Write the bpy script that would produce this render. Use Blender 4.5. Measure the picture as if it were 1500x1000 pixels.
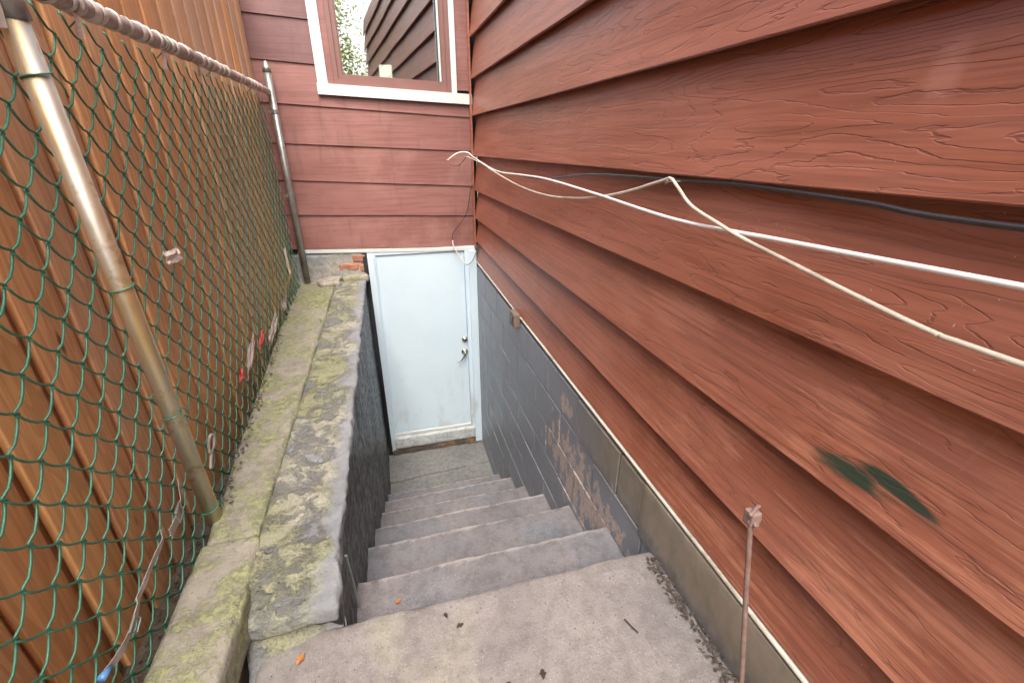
import bpy, math, random
from mathutils import Vector, Matrix, noise
random.seed(7)
for o in list(bpy.data.objects): bpy.data.objects.remove(o)
S = bpy.context.scene
C = S.collection
H = 1.25                       # eye height above the landing; lengths below are measured from eye level

# ---------------------------------------------------------------- camera
yaw, pitch = math.radians(15.09), math.radians(24.04)
fw = Vector((math.sin(yaw)*math.cos(pitch), math.cos(yaw)*math.cos(pitch), -math.sin(pitch)))
rt = Vector((math.cos(yaw), -math.sin(yaw), 0)); up = rt.cross(fw)
cam = bpy.data.cameras.new('camera'); co = bpy.data.objects.new('camera', cam); C.objects.link(co)
m = Matrix((rt, up, -fw)).transposed().to_4x4(); m.translation = (0, 0, H); co.matrix_world = m
cam.sensor_width = 36; cam.lens = 658.4/1500*36; cam.clip_start = .02; cam.clip_end = 2000
S.camera = co
# ---------------------------------------------------------------- sky, sun, exposure
SUN_EL, SUN_AZ = math.radians(58), math.radians(186)      # azimuth clockwise from +Y
w = bpy.data.worlds.new('World'); S.world = w; w.use_nodes = True
wn = w.node_tree.nodes; wl = w.node_tree.links
bg = wn['Background']; sky = wn.new('ShaderNodeTexSky'); sky.sky_type = 'NISHITA'; sky.sun_disc = False
sky.sun_elevation = SUN_EL; sky.sun_rotation = SUN_AZ
sky.air_density = 1.0; sky.dust_density = 6.0; sky.ozone_density = .6
wl.new(sky.outputs[0], bg.inputs[0]); bg.inputs[1].default_value = .15
sl = bpy.data.lights.new('sun', 'SUN'); so = bpy.data.objects.new('sun', sl); C.objects.link(so)
sl.energy = 1.5; sl.angle = math.radians(50); sl.color = (1, .93, .84)
sd = Vector((math.sin(SUN_AZ)*math.cos(SUN_EL), math.cos(SUN_AZ)*math.cos(SUN_EL), math.sin(SUN_EL)))
so.rotation_euler = sd.to_track_quat('Z', 'Y').to_euler(); so.location = sd*20
S.view_settings.view_transform = 'Standard'; S.view_settings.look = 'None'
S.view_settings.exposure = 1.6; S.view_settings.gamma = 1; S.view_settings.use_curve_mapping = False
S.render.engine = 'CYCLES'
S.cycles.max_bounces = 6; S.cycles.diffuse_bounces = 4

# ---------------------------------------------------------------- material helpers
class NB:
    def __init__(s, name, rough=.7, metal=0, spec=.5):
        s.m = bpy.data.materials.new(name); s.m.use_nodes = True; s.t = s.m.node_tree
        s.b = s.t.nodes['Principled BSDF']
        s.set('Roughness', rough); s.set('Metallic', metal); s.set('Specular IOR Level', spec)
        s.geo = s.t.nodes.new('ShaderNodeNewGeometry'); s.P = s.geo.outputs['Position']
        s.oi = s.t.nodes.new('ShaderNodeObjectInfo'); s.R = s.oi.outputs['Random']
        tc = s.t.nodes.new('ShaderNodeTexCoord'); s.O = tc.outputs['Object']
    def L(s, v, sock):
        if isinstance(v, bpy.types.NodeSocket): s.t.links.new(v, sock)
        elif isinstance(v, (tuple, list)):
            sock.default_value = tuple(v)+(1,) if (len(v) == 3 and len(sock.default_value) == 4) else v
        else: sock.default_value = v
    def set(s, k, v): s.L(v, s.b.inputs[k])
    def math(s, op, a, b=0, c=0, clamp=False):
        n = s.t.nodes.new('ShaderNodeMath'); n.operation = op; n.use_clamp = clamp
        s.L(a, n.inputs[0]); s.L(b, n.inputs[1]); s.L(c, n.inputs[2]); return n.outputs[0]
    def add(s, a, b): return s.math('ADD', a, b)
    def mul(s, a, b): return s.math('MULTIPLY', a, b)
    def vm(s, op, a, b):
        n = s.t.nodes.new('ShaderNodeVectorMath'); n.operation = op; s.L(a, n.inputs[0]); s.L(b, n.inputs[1]); return n.outputs[0]
    def sep(s, v): n = s.t.nodes.new('ShaderNodeSeparateXYZ'); s.L(v, n.inputs[0]); return n.outputs
    def comb(s, x, y, z):
        n = s.t.nodes.new('ShaderNodeCombineXYZ'); s.L(x, n.inputs[0]); s.L(y, n.inputs[1]); s.L(z, n.inputs[2]); return n.outputs[0]
    def noise(s, v, scale=5, detail=4, rough=.55, dist=0):
        n = s.t.nodes.new('ShaderNodeTexNoise'); s.L(v, n.inputs['Vector']); n.inputs['Scale'].default_value = scale
        n.inputs['Detail'].default_value = detail; n.inputs['Roughness'].default_value = rough; n.inputs['Distortion'].default_value = dist
        return n.outputs['Fac']
    def vor(s, v, scale, feature='F1', rnd=1):
        n = s.t.nodes.new('ShaderNodeTexVoronoi'); n.feature = feature; s.L(v, n.inputs['Vector']); n.inputs['Scale'].default_value = scale
        n.inputs['Randomness'].default_value = rnd; return n.outputs['Distance']
    def step(s, v, a, b, lo=0., hi=1.):
        n = s.t.nodes.new('ShaderNodeMapRange'); n.interpolation_type = 'SMOOTHSTEP'; s.L(v, n.inputs[0])
        n.inputs[1].default_value = a; n.inputs[2].default_value = b; n.inputs[3].default_value = lo; n.inputs[4].default_value = hi
        return n.outputs[0]
    def mix(s, f, a, b, mode='MIX'):
        n = s.t.nodes.new('ShaderNodeMix'); n.data_type = 'RGBA'; n.blend_type = mode
        s.L(f, n.inputs[0]); s.L(a, n.inputs[6]); s.L(b, n.inputs[7]); return n.outputs[2]
    def ramp(s, f, *st):
        n = s.t.nodes.new('ShaderNodeValToRGB'); s.L(f, n.inputs[0]); e = n.color_ramp.elements
        while len(e) < len(st): e.new(.5)
        for q, (p, c) in zip(e, st): q.position = p; q.color = tuple(c)+(1,)
        return n.outputs[0]
    def attr(s, name):
        n = s.t.nodes.new('ShaderNodeAttribute'); n.attribute_name = name; return n.outputs['Fac']
    def bump(s, h, strength=.5, dist=.01):
        n = s.t.nodes.new('ShaderNodeBump'); n.inputs['Strength'].default_value = strength; n.inputs['Distance'].default_value = dist
        s.L(h, n.inputs['Height'])
        if getattr(s, 'nrm', None) is not None: s.t.links.new(s.nrm, n.inputs['Normal'])
        s.nrm = n.outputs[0]; s.set('Normal', s.nrm)
    def blob(s, c, r, p=None):
        """soft mask 1 inside an ellipsoid at c (metres, from eye level) of radii r"""
        d = s.vm('SUBTRACT', s.P if p is None else p, (c[0], c[1], c[2]+H)); d = s.vm('DIVIDE', d, r)
        n = s.t.nodes.new('ShaderNodeVectorMath'); n.operation = 'LENGTH'; s.L(d, n.inputs[0]); return n.outputs['Value']

def mat_siding(name, c0, c1, faded, worn):
    b = NB(name, .42, 0, .45)
    x, y, z = b.sep(b.P)
    r = b.mul(b.R, 61.)
    g = b.comb(b.add(b.add(x, y), r), r, z)
    warp = b.noise(b.vm('MULTIPLY', g, (1.25, 1, 13.)), 1., 1.5, .5)
    jag = b.noise(b.vm('MULTIPLY', g, (10, 1, 46.)), 1., 3, .6)
    lines = b.math('FRACT', b.add(b.mul(warp, 17.), b.mul(jag, 1.3)))
    fine = b.noise(b.vm('MULTIPLY', g, (5, 1, 120.)), 1., 3, .6)
    fine2 = b.noise(b.vm('MULTIPLY', g, (2.2, 1, 75.)), 1., 2.5, .6, .4)
    patch = b.noise(b.vm('MULTIPLY', g, (1.0, 1, 3.)), 1.4, 4, .6)
    col = b.mix(b.step(patch, .3, .7), c0, c1)
    crease = b.math('MAXIMUM', b.step(lines, .88, 1.), b.step(lines, .05, .0))
    col = b.mix(b.mul(crease, .20 if worn else .06), col, (.05, .018, .014))
    col = b.mix(b.mul(b.step(fine2, .56, .38), .26), col, (.07, .026, .02))
    # vertical scuffs and scratches
    sc = b.noise(b.vm('MULTIPLY', g, (38, 1, 2.6)), 1., 3, .65)
    sc = b.mul(b.step(sc, .66, .76), b.step(b.noise(b.P, 2.3, 2), .5, .66))
    col = b.mix(b.mul(sc, .4), col, (.42, .24, .19))
    if worn:
        area = b.math('MULTIPLY', b.step(y, 1.9, .5), b.step(z, H-.22, H-.42))
        n1 = b.noise(b.vm('MULTIPLY', g, (2.4, 1, 5.)), 1., 5, .65)
        n2 = b.noise(b.vm('MULTIPLY', g, (4, 1, 85.)), 1., 4, .7)
        f = b.mul(area, b.step(b.add(b.mul(n1, .75), b.mul(n2, .55)), .60, .77))
        col = b.mix(b.mul(f, .62), col, faded)
        # pale soft-edged mark
        wob = b.mul(b.add(b.noise(b.vm('MULTIPLY', b.P, (1, 1, 2.5)), 22, 5, .7), -.5), 1.6)
        d = b.add(b.blob((.745, .535, .085), (.2, .028, .06)), wob)
        col = b.mix(b.mul(b.step(d, 1.1, .3), .32), col, (.5, .25, .19))
        # green paint smear
        p = b.comb(x, y, b.add(z, b.mul(b.math('POWER', b.add(y, -.425), 2.), 1.2)))
        wob = b.mul(b.add(b.noise(b.vm('MULTIPLY', b.P, (1, 1, 4)), 14, 4, .6), -.5), 1.5)
        d1 = b.add(b.blob((.74, .452, -.532), (.3, .080, .022), p), wob)
        d2 = b.add(b.blob((.74, .385, -.509), (.3, .075, .014), p), b.mul(wob, .5))
        col = b.mix(b.mul(b.math('MAXIMUM', b.step(d1, 1.15, .45), b.step(d2, 1.1, .6)), .93), col, (.018, .05, .035))
        # spatter on the lower boards by the door
        sp = b.step(b.noise(b.vm('MULTIPLY', b.P, (1, 2., .7)), 60, 2), .66, .72)
        d = b.blob((.74, 2.6, -.66), (.3, .55, .14))
        col = b.mix(b.mul(b.mul(sp, b.step(d, 1.1, .3)), .6), col, (.5, .36, .28))
    else:
        st = b.noise(b.vm('MULTIPLY', b.vm('ADD', b.P, b.comb(r, 0., 0.)), (2.4, 2.4, 1.6)), 1.5, 5, .62)
        col = b.mix(b.mul(b.step(st, .45, .75), .4), col, faded)
        st = b.noise(b.vm('MULTIPLY', b.P, (9, 9, 1.2)), 1.1, 4, .6)
        col = b.mix(b.mul(b.step(st, .56, .74), .45), col, (.10, .055, .05))
    chips = b.step(b.noise(b.P, 130, 1), .79, .82)
    col = b.mix(b.mul(chips, .6), col, (.55, .45, .4))
    b.set('Base Color', col)
    b.set('Roughness', b.step(patch, .2, .8, .33, .47))
    b.bump(b.math('SUBTRACT', 1., crease), .55 if worn else .2, .0015)
    b.bump(fine, .35, .0012)
    if worn: b.bump(fine2, .25, .0012)
    return b.m

def mat_concrete(name, a, c, moss=0., mosscol=(.12, .14, .05), dirt=(.06, .055, .05), dirtamt=.5, paint=None, rough=.85, bscale=1., tint=None, edge=None):
    b = NB(name, rough, 0, .3)
    n1 = b.noise(b.P, 3.2, 6, .6); n2 = b.noise(b.P, 26, 5, .65); n3 = b.noise(b.P, 170, 3, .6)
    col = b.mix(b.step(n1, .3, .7), a, c)
    if tint: col = b.mix(b.mul(b.step(b.noise(b.P, 2.1, 4, .6, .3), .48, .62), .8), col, tint)
    col = b.mix(b.mul(b.step(n2, .58, .36), dirtamt), col, dirt)
    col = b.mix(b.mul(b.step(n3, .6, .74), .45), col, (.5, .47, .43))
    col = b.mix(b.mul(b.step(n3, .40, .27), .7), col, (.05, .045, .04))
    pits = b.vor(b.P, 48); pm = b.mul(b.step(pits, .16, .07), b.step(n1, .47, .6))
    col = b.mix(b.mul(pm, .75), col, (.045, .04, .036))
    if edge: col = b.mix(b.mul(b.step(b.add(b.attr('nose_wear_light'), b.mul(b.add(n2, -.5), 1.1)), .35, .85), .8), col, edge)
    if paint:
        pn = b.add(b.noise(b.P, 5.5, 6, .62), 0)
        col = b.mix(b.step(pn, .50, .545), col, paint)
    if moss > 0:
        mn = b.noise(b.P, 4.2, 7, .7, .3); m2 = b.noise(b.P, 45, 4, .7)
        mm = b.mul(b.step(b.add(mn, b.mul(m2, .35)), .86-moss*.4, 1.0-moss*.4), 1.)
        mc = b.mix(b.step(m2, .4, .62), mosscol, tuple(v*2.1 for v in mosscol))
        col = b.mix(b.mul(mm, .85), col, mc)
        b.bump(b.mul(mm, m2), .8, .006)
    b.set('Base Color', col)
    b.bump(n2, .55*bscale, .008); b.bump(n3, .5*bscale, .0025); b.bump(b.step(pits, .0, .16), .4*bscale, .002)
    return b.m

def mat_wood(name):
    b = NB(name, .62, 0, .35)
    x, y, z = b.sep(b.P); r = b.mul(b.R, 43.)
    g = b.comb(b.add(x, r), b.add(y, r), z)
    k = b.noise(b.vm('MULTIPLY', g, (1, 9, 1.0)), 1., 2, .5, .4)
    rings = b.math('FRACT', b.mul(k, 11.))
    fine = b.noise(b.vm('MULTIPLY', g, (60, 95, 2.0)), 1., 3, .6)
    big = b.noise(b.vm('MULTIPLY', g, (2, 3, 1.1)), 1.5, 3, .6)
    base = b.ramp(b.R, (0, (.64, .31, .125)), (.3, (.66, .35, .18)), (.55, (.70, .37, .14)), (.75, (.60, .34, .19)), (1., (.74, .44, .22)))
    col = b.mix(b.mul(b.step(rings, .15, 1.), .24), base, (.22, .08, .03))
    col = b.mix(b.mul(b.step(fine, .62, .38), .22), col, (.16, .065, .03))
    col = b.mix(b.mul(b.step(big, .55, .75), .32), col, (.2, .1, .06))
    kn = b.vor(b.vm('MULTIPLY', g, (1, 7, 1.7)), 1.15); kk = b.step(kn, .085, .04)
    col = b.mix(b.mul(kk, .8), col, (.05, .018, .008))
    grey = b.mul(b.step(y, 1.5, 3.6), b.step(b.noise(b.vm('MULTIPLY', g, (1, 4, .7)), 1.3, 3), .42, .6))
    col = b.mix(b.mul(grey, .55), col, (.36, .29, .24))
    b.set('Base Color', col); b.bump(fine, .4, .0015); b.bump(rings, .2, .001)
    return b.m

def mat_plain(name, col, rough=.5, metal=0, var=.25, scale=30, bump=.2, dirt=None, spec=.5):
    b = NB(name, rough, metal, spec)
    n = b.noise(b.P, scale, 4, .6)
    c = b.mix(b.mul(b.step(n, .3, .7), var), col, tuple(v*.5 for v in col))
    if dirt: c = b.mix(b.mul(b.step(b.noise(b.P, scale*.35, 6, .65), .5, .66), .8), c, dirt)
    b.set('Base Color', c); b.bump(n, bump, .001)
    return b.m

M = {}
M['siding'] = mat_siding('siding_paint', (.285, .097, .055), (.365, .142, .095), (.58, .26, .165), True)
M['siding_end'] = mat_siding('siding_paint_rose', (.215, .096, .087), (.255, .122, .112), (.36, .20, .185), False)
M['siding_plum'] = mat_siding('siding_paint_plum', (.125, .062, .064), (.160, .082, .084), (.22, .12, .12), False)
M['core'] = mat_plain('sheathing', (.05, .04, .035), .9)
M['landing'] = mat_concrete('landing_concrete', (.172, .160, .163), (.25, .235, .23), .10, (.15, .15, .07), dirtamt=.25, tint=(.275, .268, .225), bscale=1.4)
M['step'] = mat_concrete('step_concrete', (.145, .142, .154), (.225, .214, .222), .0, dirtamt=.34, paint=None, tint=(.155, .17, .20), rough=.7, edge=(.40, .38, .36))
M['floor'] = mat_concrete('pit_concrete', (.135, .142, .148), (.20, .206, .205), .0, dirtamt=.4, tint=(.19, .20, .19))
M['kerb'] = mat_concrete('kerb_concrete', (.225, .215, .18), (.31, .295, .25), .66, (.135, .148, .075), dirtamt=.3, bscale=1.2)
def mat_render():
    b = NB('lichened_render', .85, 0, .3)
    x, y, z = b.sep(b.P)
    n1 = b.noise(b.P, 4, 6, .6); n2 = b.noise(b.P, 28, 5, .65); n3 = b.noise(b.P, 150, 3, .6)
    col = b.mix(b.step(n1, .3, .7), (.17, .185, .205), (.235, .25, .27))
    col = b.mix(b.mul(b.step(n2, .52, .35), .25), col, (.12, .12, .12))
    crust = b.noise(b.P, 6.5, 9, .72, .1)
    edge = b.mul(b.step(b.add(x, b.mul(b.add(b.noise(b.P, 7, 5, .65), -.5), .22)), -.25, -.31), b.step(b.add(y, b.mul(b.add(n1, -.5), .5)), .86, 1.02))
    cm = b.mul(b.step(b.add(crust, b.mul(b.add(n2, -.5), .5)), .34, .54), edge)
    green = b.step(b.add(b.noise(b.P, 3.1, 4, .6), b.mul(b.add(n3, -.5), .4)), .42, .56)
    cc_ = b.mix(green, b.mix(b.step(n3, .4, .6), (.25, .25, .205), (.36, .36, .30)), b.mix(b.step(n3, .38, .62), (.175, .185, .10), (.285, .29, .18)))
    col = b.mix(b.mul(cm, .9), col, cc_)
    col = b.mix(b.mul(b.step(n3, .40, .28), .6), col, (.05, .05, .045))
    b.set('Base Color', col); b.bump(b.mul(cm, b.add(n2, .4)), .9, .012); b.bump(n2, .5, .006); b.bump(n3, .5, .003)
    return b.m
M['render'] = mat_render()
M['ground'] = mat_concrete('soil', (.07, .055, .04), (.12, .095, .07), .2)
M['sky_side'] = None

def mat_blackwall():
    b = NB('black_paint', .38, 0, .5)
    st = b.noise(b.vm('MULTIPLY', b.P, (1, 14, .8)), 1., 5, .65); n = b.noise(b.P, 30, 5, .6)
    col = b.mix(b.step(st, .35, .7), (.010, .010, .011), (.040, .047, .058))
    col = b.mix(b.mul(b.step(st, .64, .74), .5), col, (.16, .18, .20))
    col = b.mix(b.mul(b.step(n, .62, .72), .5), col, (.07, .05, .04))
    b.set('Base Color', col); b.set('Roughness', b.step(n, .3, .7, .3, .6)); b.bump(st, .6, .01); b.bump(n, .4, .004)
    return b.m
M['blackwall'] = mat_blackwall()

def mat_block():
    b = NB('block_paint', .42, 0, .5)
    x, y, z = b.sep(b.P)
    n = b.noise(b.P, 4, 5, .6); f = b.noise(b.P, 60, 4, .6); pf = b.noise(b.vm('MULTIPLY', b.P, (1, 1.6, .9)), 11, 6, .66)
    col = b.mix(b.step(n, .3, .7), (.165, .182, .215), (.225, .245, .285))
    col = b.mix(b.mul(b.step(b.R, .2, .9), .35), col, (.20, .215, .25))
    st = b.noise(b.vm('MULTIPLY', b.P, (1, 22, 1.)), 1., 4, .6)
    col = b.mix(b.mul(b.step(st, .6, .75), .3), col, (.28, .31, .34))
    # paint gone brown-yellow in the top course by the landing
    top = b.mul(b.step(z, H-1.30, H-1.16), b.step(y, 1.9, 1.05))
    col = b.mix(b.mul(top, .8), col, b.mix(b.step(pf, .4, .6), (.19, .165, .11), (.25, .20, .135)))
    col = b.mix(b.mul(b.mul(top, b.step(b.add(z, b.mul(b.add(pf, -.5), .16)), H-1.19, H-1.25)), .8), col, (.06, .05, .042))
    col = b.mix(b.mul(b.mul(top, b.step(n, .5, .68)), .5), col, (.20, .195, .19))
    # peeled patches, bare pinkish block
    area = b.math('MAXIMUM', b.step(b.blob((.73, 1.45, -1.5), (.5, .85, .30)), 1.3, .2), b.step(b.blob((.73, 1.74, -1.17), (.5, .12, .10)), 1.1, .3))
    area = b.math('MAXIMUM', area, b.mul(b.step(b.blob((.73, 3.4, -2.3), (.5, .2, .12)), 1.1, .3), .8))
    pm = b.step(b.add(pf, b.mul(area, .26)), .70, .73)
    col = b.mix(pm, col, b.mix(b.step(f, .4, .6), (.36, .28, .25), (.46, .40, .37)))
    chips = b.step(b.noise(b.P, 75, 2), .74, .77); col = b.mix(b.mul(chips, .6), col, (.4, .38, .36))
    b.set('Base Color', col); b.set('Roughness', b.step(n, .3, .7, .34, .55))
    b.bump(f, .4, .002); b.bump(n, .3, .01); b.bump(pm, -.5, .002)
    return b.m
M['block'] = mat_block()
M['mortar'] = mat_concrete('mortar', (.07, .078, .09), (.13, .14, .15), 0, dirtamt=.3)

def mat_door(name, dirty):
    b = NB(name, .38, 0, .5)
    x, y, z = b.sep(b.P)
    n = b.noise(b.P, 3, 5, .6); f = b.noise(b.P, 22, 5, .65)
    col = b.mix(b.mul(b.step(n, .35, .7), .35), (.56, .70, .81), (.48, .61, .71))
    low = b.step(z, H-2.15, H-2.62)
    col = b.mix(b.mul(b.mul(low, b.step(b.noise(b.vm('MULTIPLY', b.P, (1, 1, .35)), 7, 5, .6), .48, .66)), .35*dirty), col, (.36, .36, .34))
    streak = b.noise(b.vm('MULTIPLY', b.P, (26, 1, 1.2)), 1., 4, .6)
    d = b.blob((.50, 4, -2.25), (.13, 2, .26))
    col = b.mix(b.mul(b.mul(b.step(d, 1., .2), b.step(streak, .42, .7)), .45*dirty), col, (.38, .36, .31))
    col = b.mix(b.mul(b.step(f, .69, .74), .5*dirty), col, (.30, .29, .27))
    chips = b.step(b.noise(b.P, 55, 2), .77-.03*dirty, .80-.03*dirty); col = b.mix(b.mul(chips, .6), col, (.12, .12, .12))
    b.set('Base Color', col); b.bump(f, .12, .002); b.bump(n, .15, .02)
    return b.m
M['door'] = mat_door('door_paint', 1.); M['jamb'] = mat_door('jamb_paint', 2.)
M['sillgrey'] = mat_concrete('sill_paint', (.42, .46, .49), (.55, .60, .63), 0, dirt=(.2, .2, .19), dirtamt=.5, rough=.6)
M['white'] = mat_plain('white_trim', (.58, .63, .62), .45, 0, .12, 12, .1, dirt=None)
M['brownvinyl'] = mat_plain('brown_frame', (.20, .105, .095), .4, 0, .2, 10, .05)
M['strip'] = mat_plain('edge_strip', (.62, .60, .53), .4, 0, .35, 14, .2, dirt=(.26, .2, .14))
M['steel'] = mat_plain('brushed_nickel', (.52, .48, .40), .25, 1, .15, 80, .05)
M['galv'] = mat_plain('galvanised', (.38, .40, .39), .42, .7, .35, 25, .25, dirt=(.22, .2, .17))
M['greenwire'] = mat_plain('green_vinyl_wire', (.045, .20, .13), .35, 0, .4, 20, .2, spec=.6)
M['rust'] = mat_plain('rusty_stake', (.26, .18, .16), .75, .1, .5, 60, .6, dirt=(.20, .10, .07))
M['cable_white'] = mat_plain('white_cable', (.78, .76, .74), .35, 0, .1, 20, .05)
M['cable_cream'] = mat_plain('cream_cable', (.58, .52, .43), .45, 0, .25, 18, .1, dirt=(.3, .24, .18))
M['cable_black'] = mat_plain('black_cable', (.035, .03, .03), .35)
M['copper'] = mat_plain('bare_copper', (.22, .19, .15), .5, .5)
M['wrap'] = mat_plain('dirty_plastic_wrap', (.66, .61, .57), .38, 0, .5, 24, .3, dirt=(.20, .15, .12))
M['railpipe'] = mat_plain('grimy_pipe', (.42, .38, .35), .5, .3, .5, 30, .3, dirt=(.26, .2, .17))
M['strap'] = mat_plain('grey_webbing', (.44, .40, .37), .8, 0, .4, 40, .4, dirt=(.24, .2, .17))
M['paper'] = mat_plain('torn_paper', (.72, .66, .58), .8, 0, .2, 20, .3)
M['red'] = mat_plain('red_plastic', (.62, .09, .10), .45, 0, .3, 30, .2)
M['blue'] = mat_plain('blue_plastic', (.12, .30, .62), .4, 0, .2, 30, .1)
M['tan'] = mat_plain('tan_tape', (.36, .29, .16), .6, 0, .4, 30, .3)
M['brick'] = mat_concrete('orange_brick', (.36, .105, .05), (.44, .16, .085), 0, dirt=(.25, .2, .17), dirtamt=.85, tint=(.30, .25, .22))
M['pier'] = mat_concrete('pier_render', (.26, .285, .30), (.36, .35, .32), .18, (.13, .14, .05), dirt=(.16, .15, .14), dirtamt=.5, bscale=1.5, tint=(.2, .24, .28))
M['stone'] = mat_concrete('flat_stone', (.30, .275, .245), (.36, .33, .29), 0)
M['leaf_dry'] = mat_plain('dry_leaf', (.42, .18, .05), .7, 0, .4, 60, .3)
M['leaf_dark'] = mat_plain('dark_leaf', (.045, .035, .03), .8, 0, .4, 60, .3)
M['bark'] = mat_plain('bark', (.10, .075, .055), .9, 0, .5, 12, .8)
M['litter'] = mat_plain('leaf_mould', (.075, .06, .048), .9, 0, .6, 50, .6)
M['oldwood'] = mat_plain('old_wood', (.21, .155, .125), .8, 0, .5, 30, .5, dirt=(.12, .1, .1))
M['rotwood'] = mat_plain('rotten_wood', (.10, .085, .07), .9, 0, .6, 30, .8, dirt=(.26, .15, .08))
M['wood'] = mat_wood('cedar')
M['dark'] = mat_plain('dark_interior', (.09, .085, .085), .8)

def mat_post():
    b = NB('stained_pipe_painted_reflections', .3, .75)
    x, y, z = b.sep(b.geo.outputs['Normal'])
    n = b.noise(b.vm('MULTIPLY', b.P, (40, 40, 1.6)), 1., 4, .6); n2 = b.noise(b.P, 14, 5, .65)
    col = b.mix(b.step(n, .35, .65), (.60, .58, .53), (.66, .50, .24))  # gold streaks: warm reflections painted into the pipe colour
    col = b.mix(b.mul(b.step(n2, .58, .7), .7), col, (.36, .25, .12))
    b.set('Base Color', col); b.set('Roughness', b.step(n2, .3, .7, .32, .5)); b.bump(n, .08, .001)
    return b.m
M['post'] = mat_post()

def mat_glass():
    m_ = bpy.data.materials.new('window_glass'); m_.use_nodes = True; t = m_.node_tree; t.nodes.clear()
    o = t.nodes.new('ShaderNodeOutputMaterial'); mx = t.nodes.new('ShaderNodeMixShader')
    g = t.nodes.new('ShaderNodeBsdfGlossy'); g.inputs['Roughness'].default_value = .012; g.inputs[0].default_value = (.92, .95, .97, 1)
    tr = t.nodes.new('ShaderNodeBsdfTransparent'); tr.inputs[0].default_value = (.75, .80, .82, 1)
    tc = t.nodes.new('ShaderNodeNewGeometry'); nz = t.nodes.new('ShaderNodeTexNoise'); nz.inputs['Scale'].default_value = 2.5
    bp = t.nodes.new('ShaderNodeBump'); bp.inputs['Strength'].default_value = .05; bp.inputs['Distance'].default_value = .01
    t.links.new(tc.outputs['Position'], nz.inputs['Vector']); t.links.new(nz.outputs['Fac'], bp.inputs['Height']); t.links.new(bp.outputs[0], g.inputs['Normal'])
    mx.inputs[0].default_value = .5
    t.links.new(tr.outputs[0], mx.inputs[1]); t.links.new(g.outputs[0], mx.inputs[2]); t.links.new(mx.outputs[0], o.inputs[0])
    return m_
M['glass'] = mat_glass()
def mat_leaf(name, a, c):
    b = NB(name, .55, 0, .3); b.set('Base Color', b.mix(b.step(b.noise(b.P, 3, 3), .35, .65), a, c))
    b.set('Transmission Weight', 0.); b.set('Subsurface Weight', 0.)
    tr = b.t.nodes.new('ShaderNodeBsdfTranslucent'); tr.inputs[0].default_value = (c[0]*1.5, c[1]*1.5, c[2], 1)
    mx = b.t.nodes.new('ShaderNodeMixShader'); mx.inputs[0].default_value = .45
    out = b.t.nodes['Material Output']; b.t.links.new(b.b.outputs[0], mx.inputs[1]); b.t.links.new(tr.outputs[0], mx.inputs[2]); b.t.links.new(mx.outputs[0], out.inputs[0])
    return b.m
M['foliage'] = mat_leaf('foliage', (.10, .15, .035), (.30, .32, .07))

# ---------------------------------------------------------------- object helpers
ORI = {}
def thing(name, label, cat, loc, group=None):
    o = bpy.data.objects.new(name, None); C.objects.link(o); o.empty_display_size = .05
    o.location = (loc[0], loc[1], loc[2]+H); ORI[o.name] = Vector(o.location)
    o['label'] = label; o['category'] = cat
    if group: o['group'] = group
    return o
def tag(o, label, cat, group=None):
    o['label'] = label; o['category'] = cat
    if group: o['group'] = group
    return o
def mk(name, vf, mat, parent=None, smooth=False):
    """one mesh object from (verts, faces); verts measured from eye level"""
    v, f = vf
    xs, ys, zs = [p[0] for p in v], [p[1] for p in v], [p[2] for p in v]
    o0 = Vector(((min(xs)+max(xs))/2, (min(ys)+max(ys))/2, min(zs)))
    me = bpy.data.meshes.new(name); me.from_pydata([(p[0]-o0.x, p[1]-o0.y, p[2]-o0.z) for p in v], [], f); me.update()
    if smooth: me.polygons.foreach_set('use_smooth', [True]*len(me.polygons))
    me.materials.append(M[mat] if isinstance(mat, str) else mat)
    ob = bpy.data.objects.new(name, me); C.objects.link(ob)
    wo = o0+Vector((0, 0, H)); ORI[ob.name] = wo
    if parent: ob.parent = parent; ob.location = wo-ORI[parent.name]
    else: ob.location = wo
    return ob
def inst(name, me, loc, parent, rotz=0, rotx=0):
    ob = bpy.data.objects.new(name, me); C.objects.link(ob); wo = Vector((loc[0], loc[1], loc[2]+H)); ORI[ob.name] = wo
    ob.rotation_euler = (rotx, 0, rotz)
    if parent: ob.parent = parent; ob.location = wo-ORI[parent.name]
    else: ob.location = wo
    return ob
def meshdata(name, vf, mat, smooth=False):
    me = bpy.data.meshes.new(name); me.from_pydata(vf[0], [], vf[1]); me.update(); me.materials.append(M[mat])
    if smooth: me.polygons.foreach_set('use_smooth', [True]*len(me.polygons))
    return me
def join(*vfs):
    V, F = [], []
    for v, f in vfs:
        n = len(V); V += list(v); F += [tuple(i+n for i in q) for q in f]
    return V, F
def hexa(p):   # eight corners: bottom 4 (ccw) then top 4
    return list(p), [(0, 3, 2, 1), (4, 5, 6, 7), (0, 1, 5, 4), (1, 2, 6, 5), (2, 3, 7, 6), (3, 0, 4, 7)]
def box(x0, x1, y0, y1, z0, z1):
    return hexa([(x0, y0, z0), (x1, y0, z0), (x1, y1, z0), (x0, y1, z0), (x0, y0, z1), (x1, y0, z1), (x1, y1, z1), (x0, y1, z1)])
def axis(a, b, res, r):
    n = max(1, int(round((b-a-2*r)/res))); L = [a, a+r*.35, a+r] if r > 0 else [a]
    L += [a+r+(b-a-2*r)*i/n for i in range(1, n)]
    L += [b-r, b-r*.35, b] if r > 0 else [b]
    return L
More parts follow.
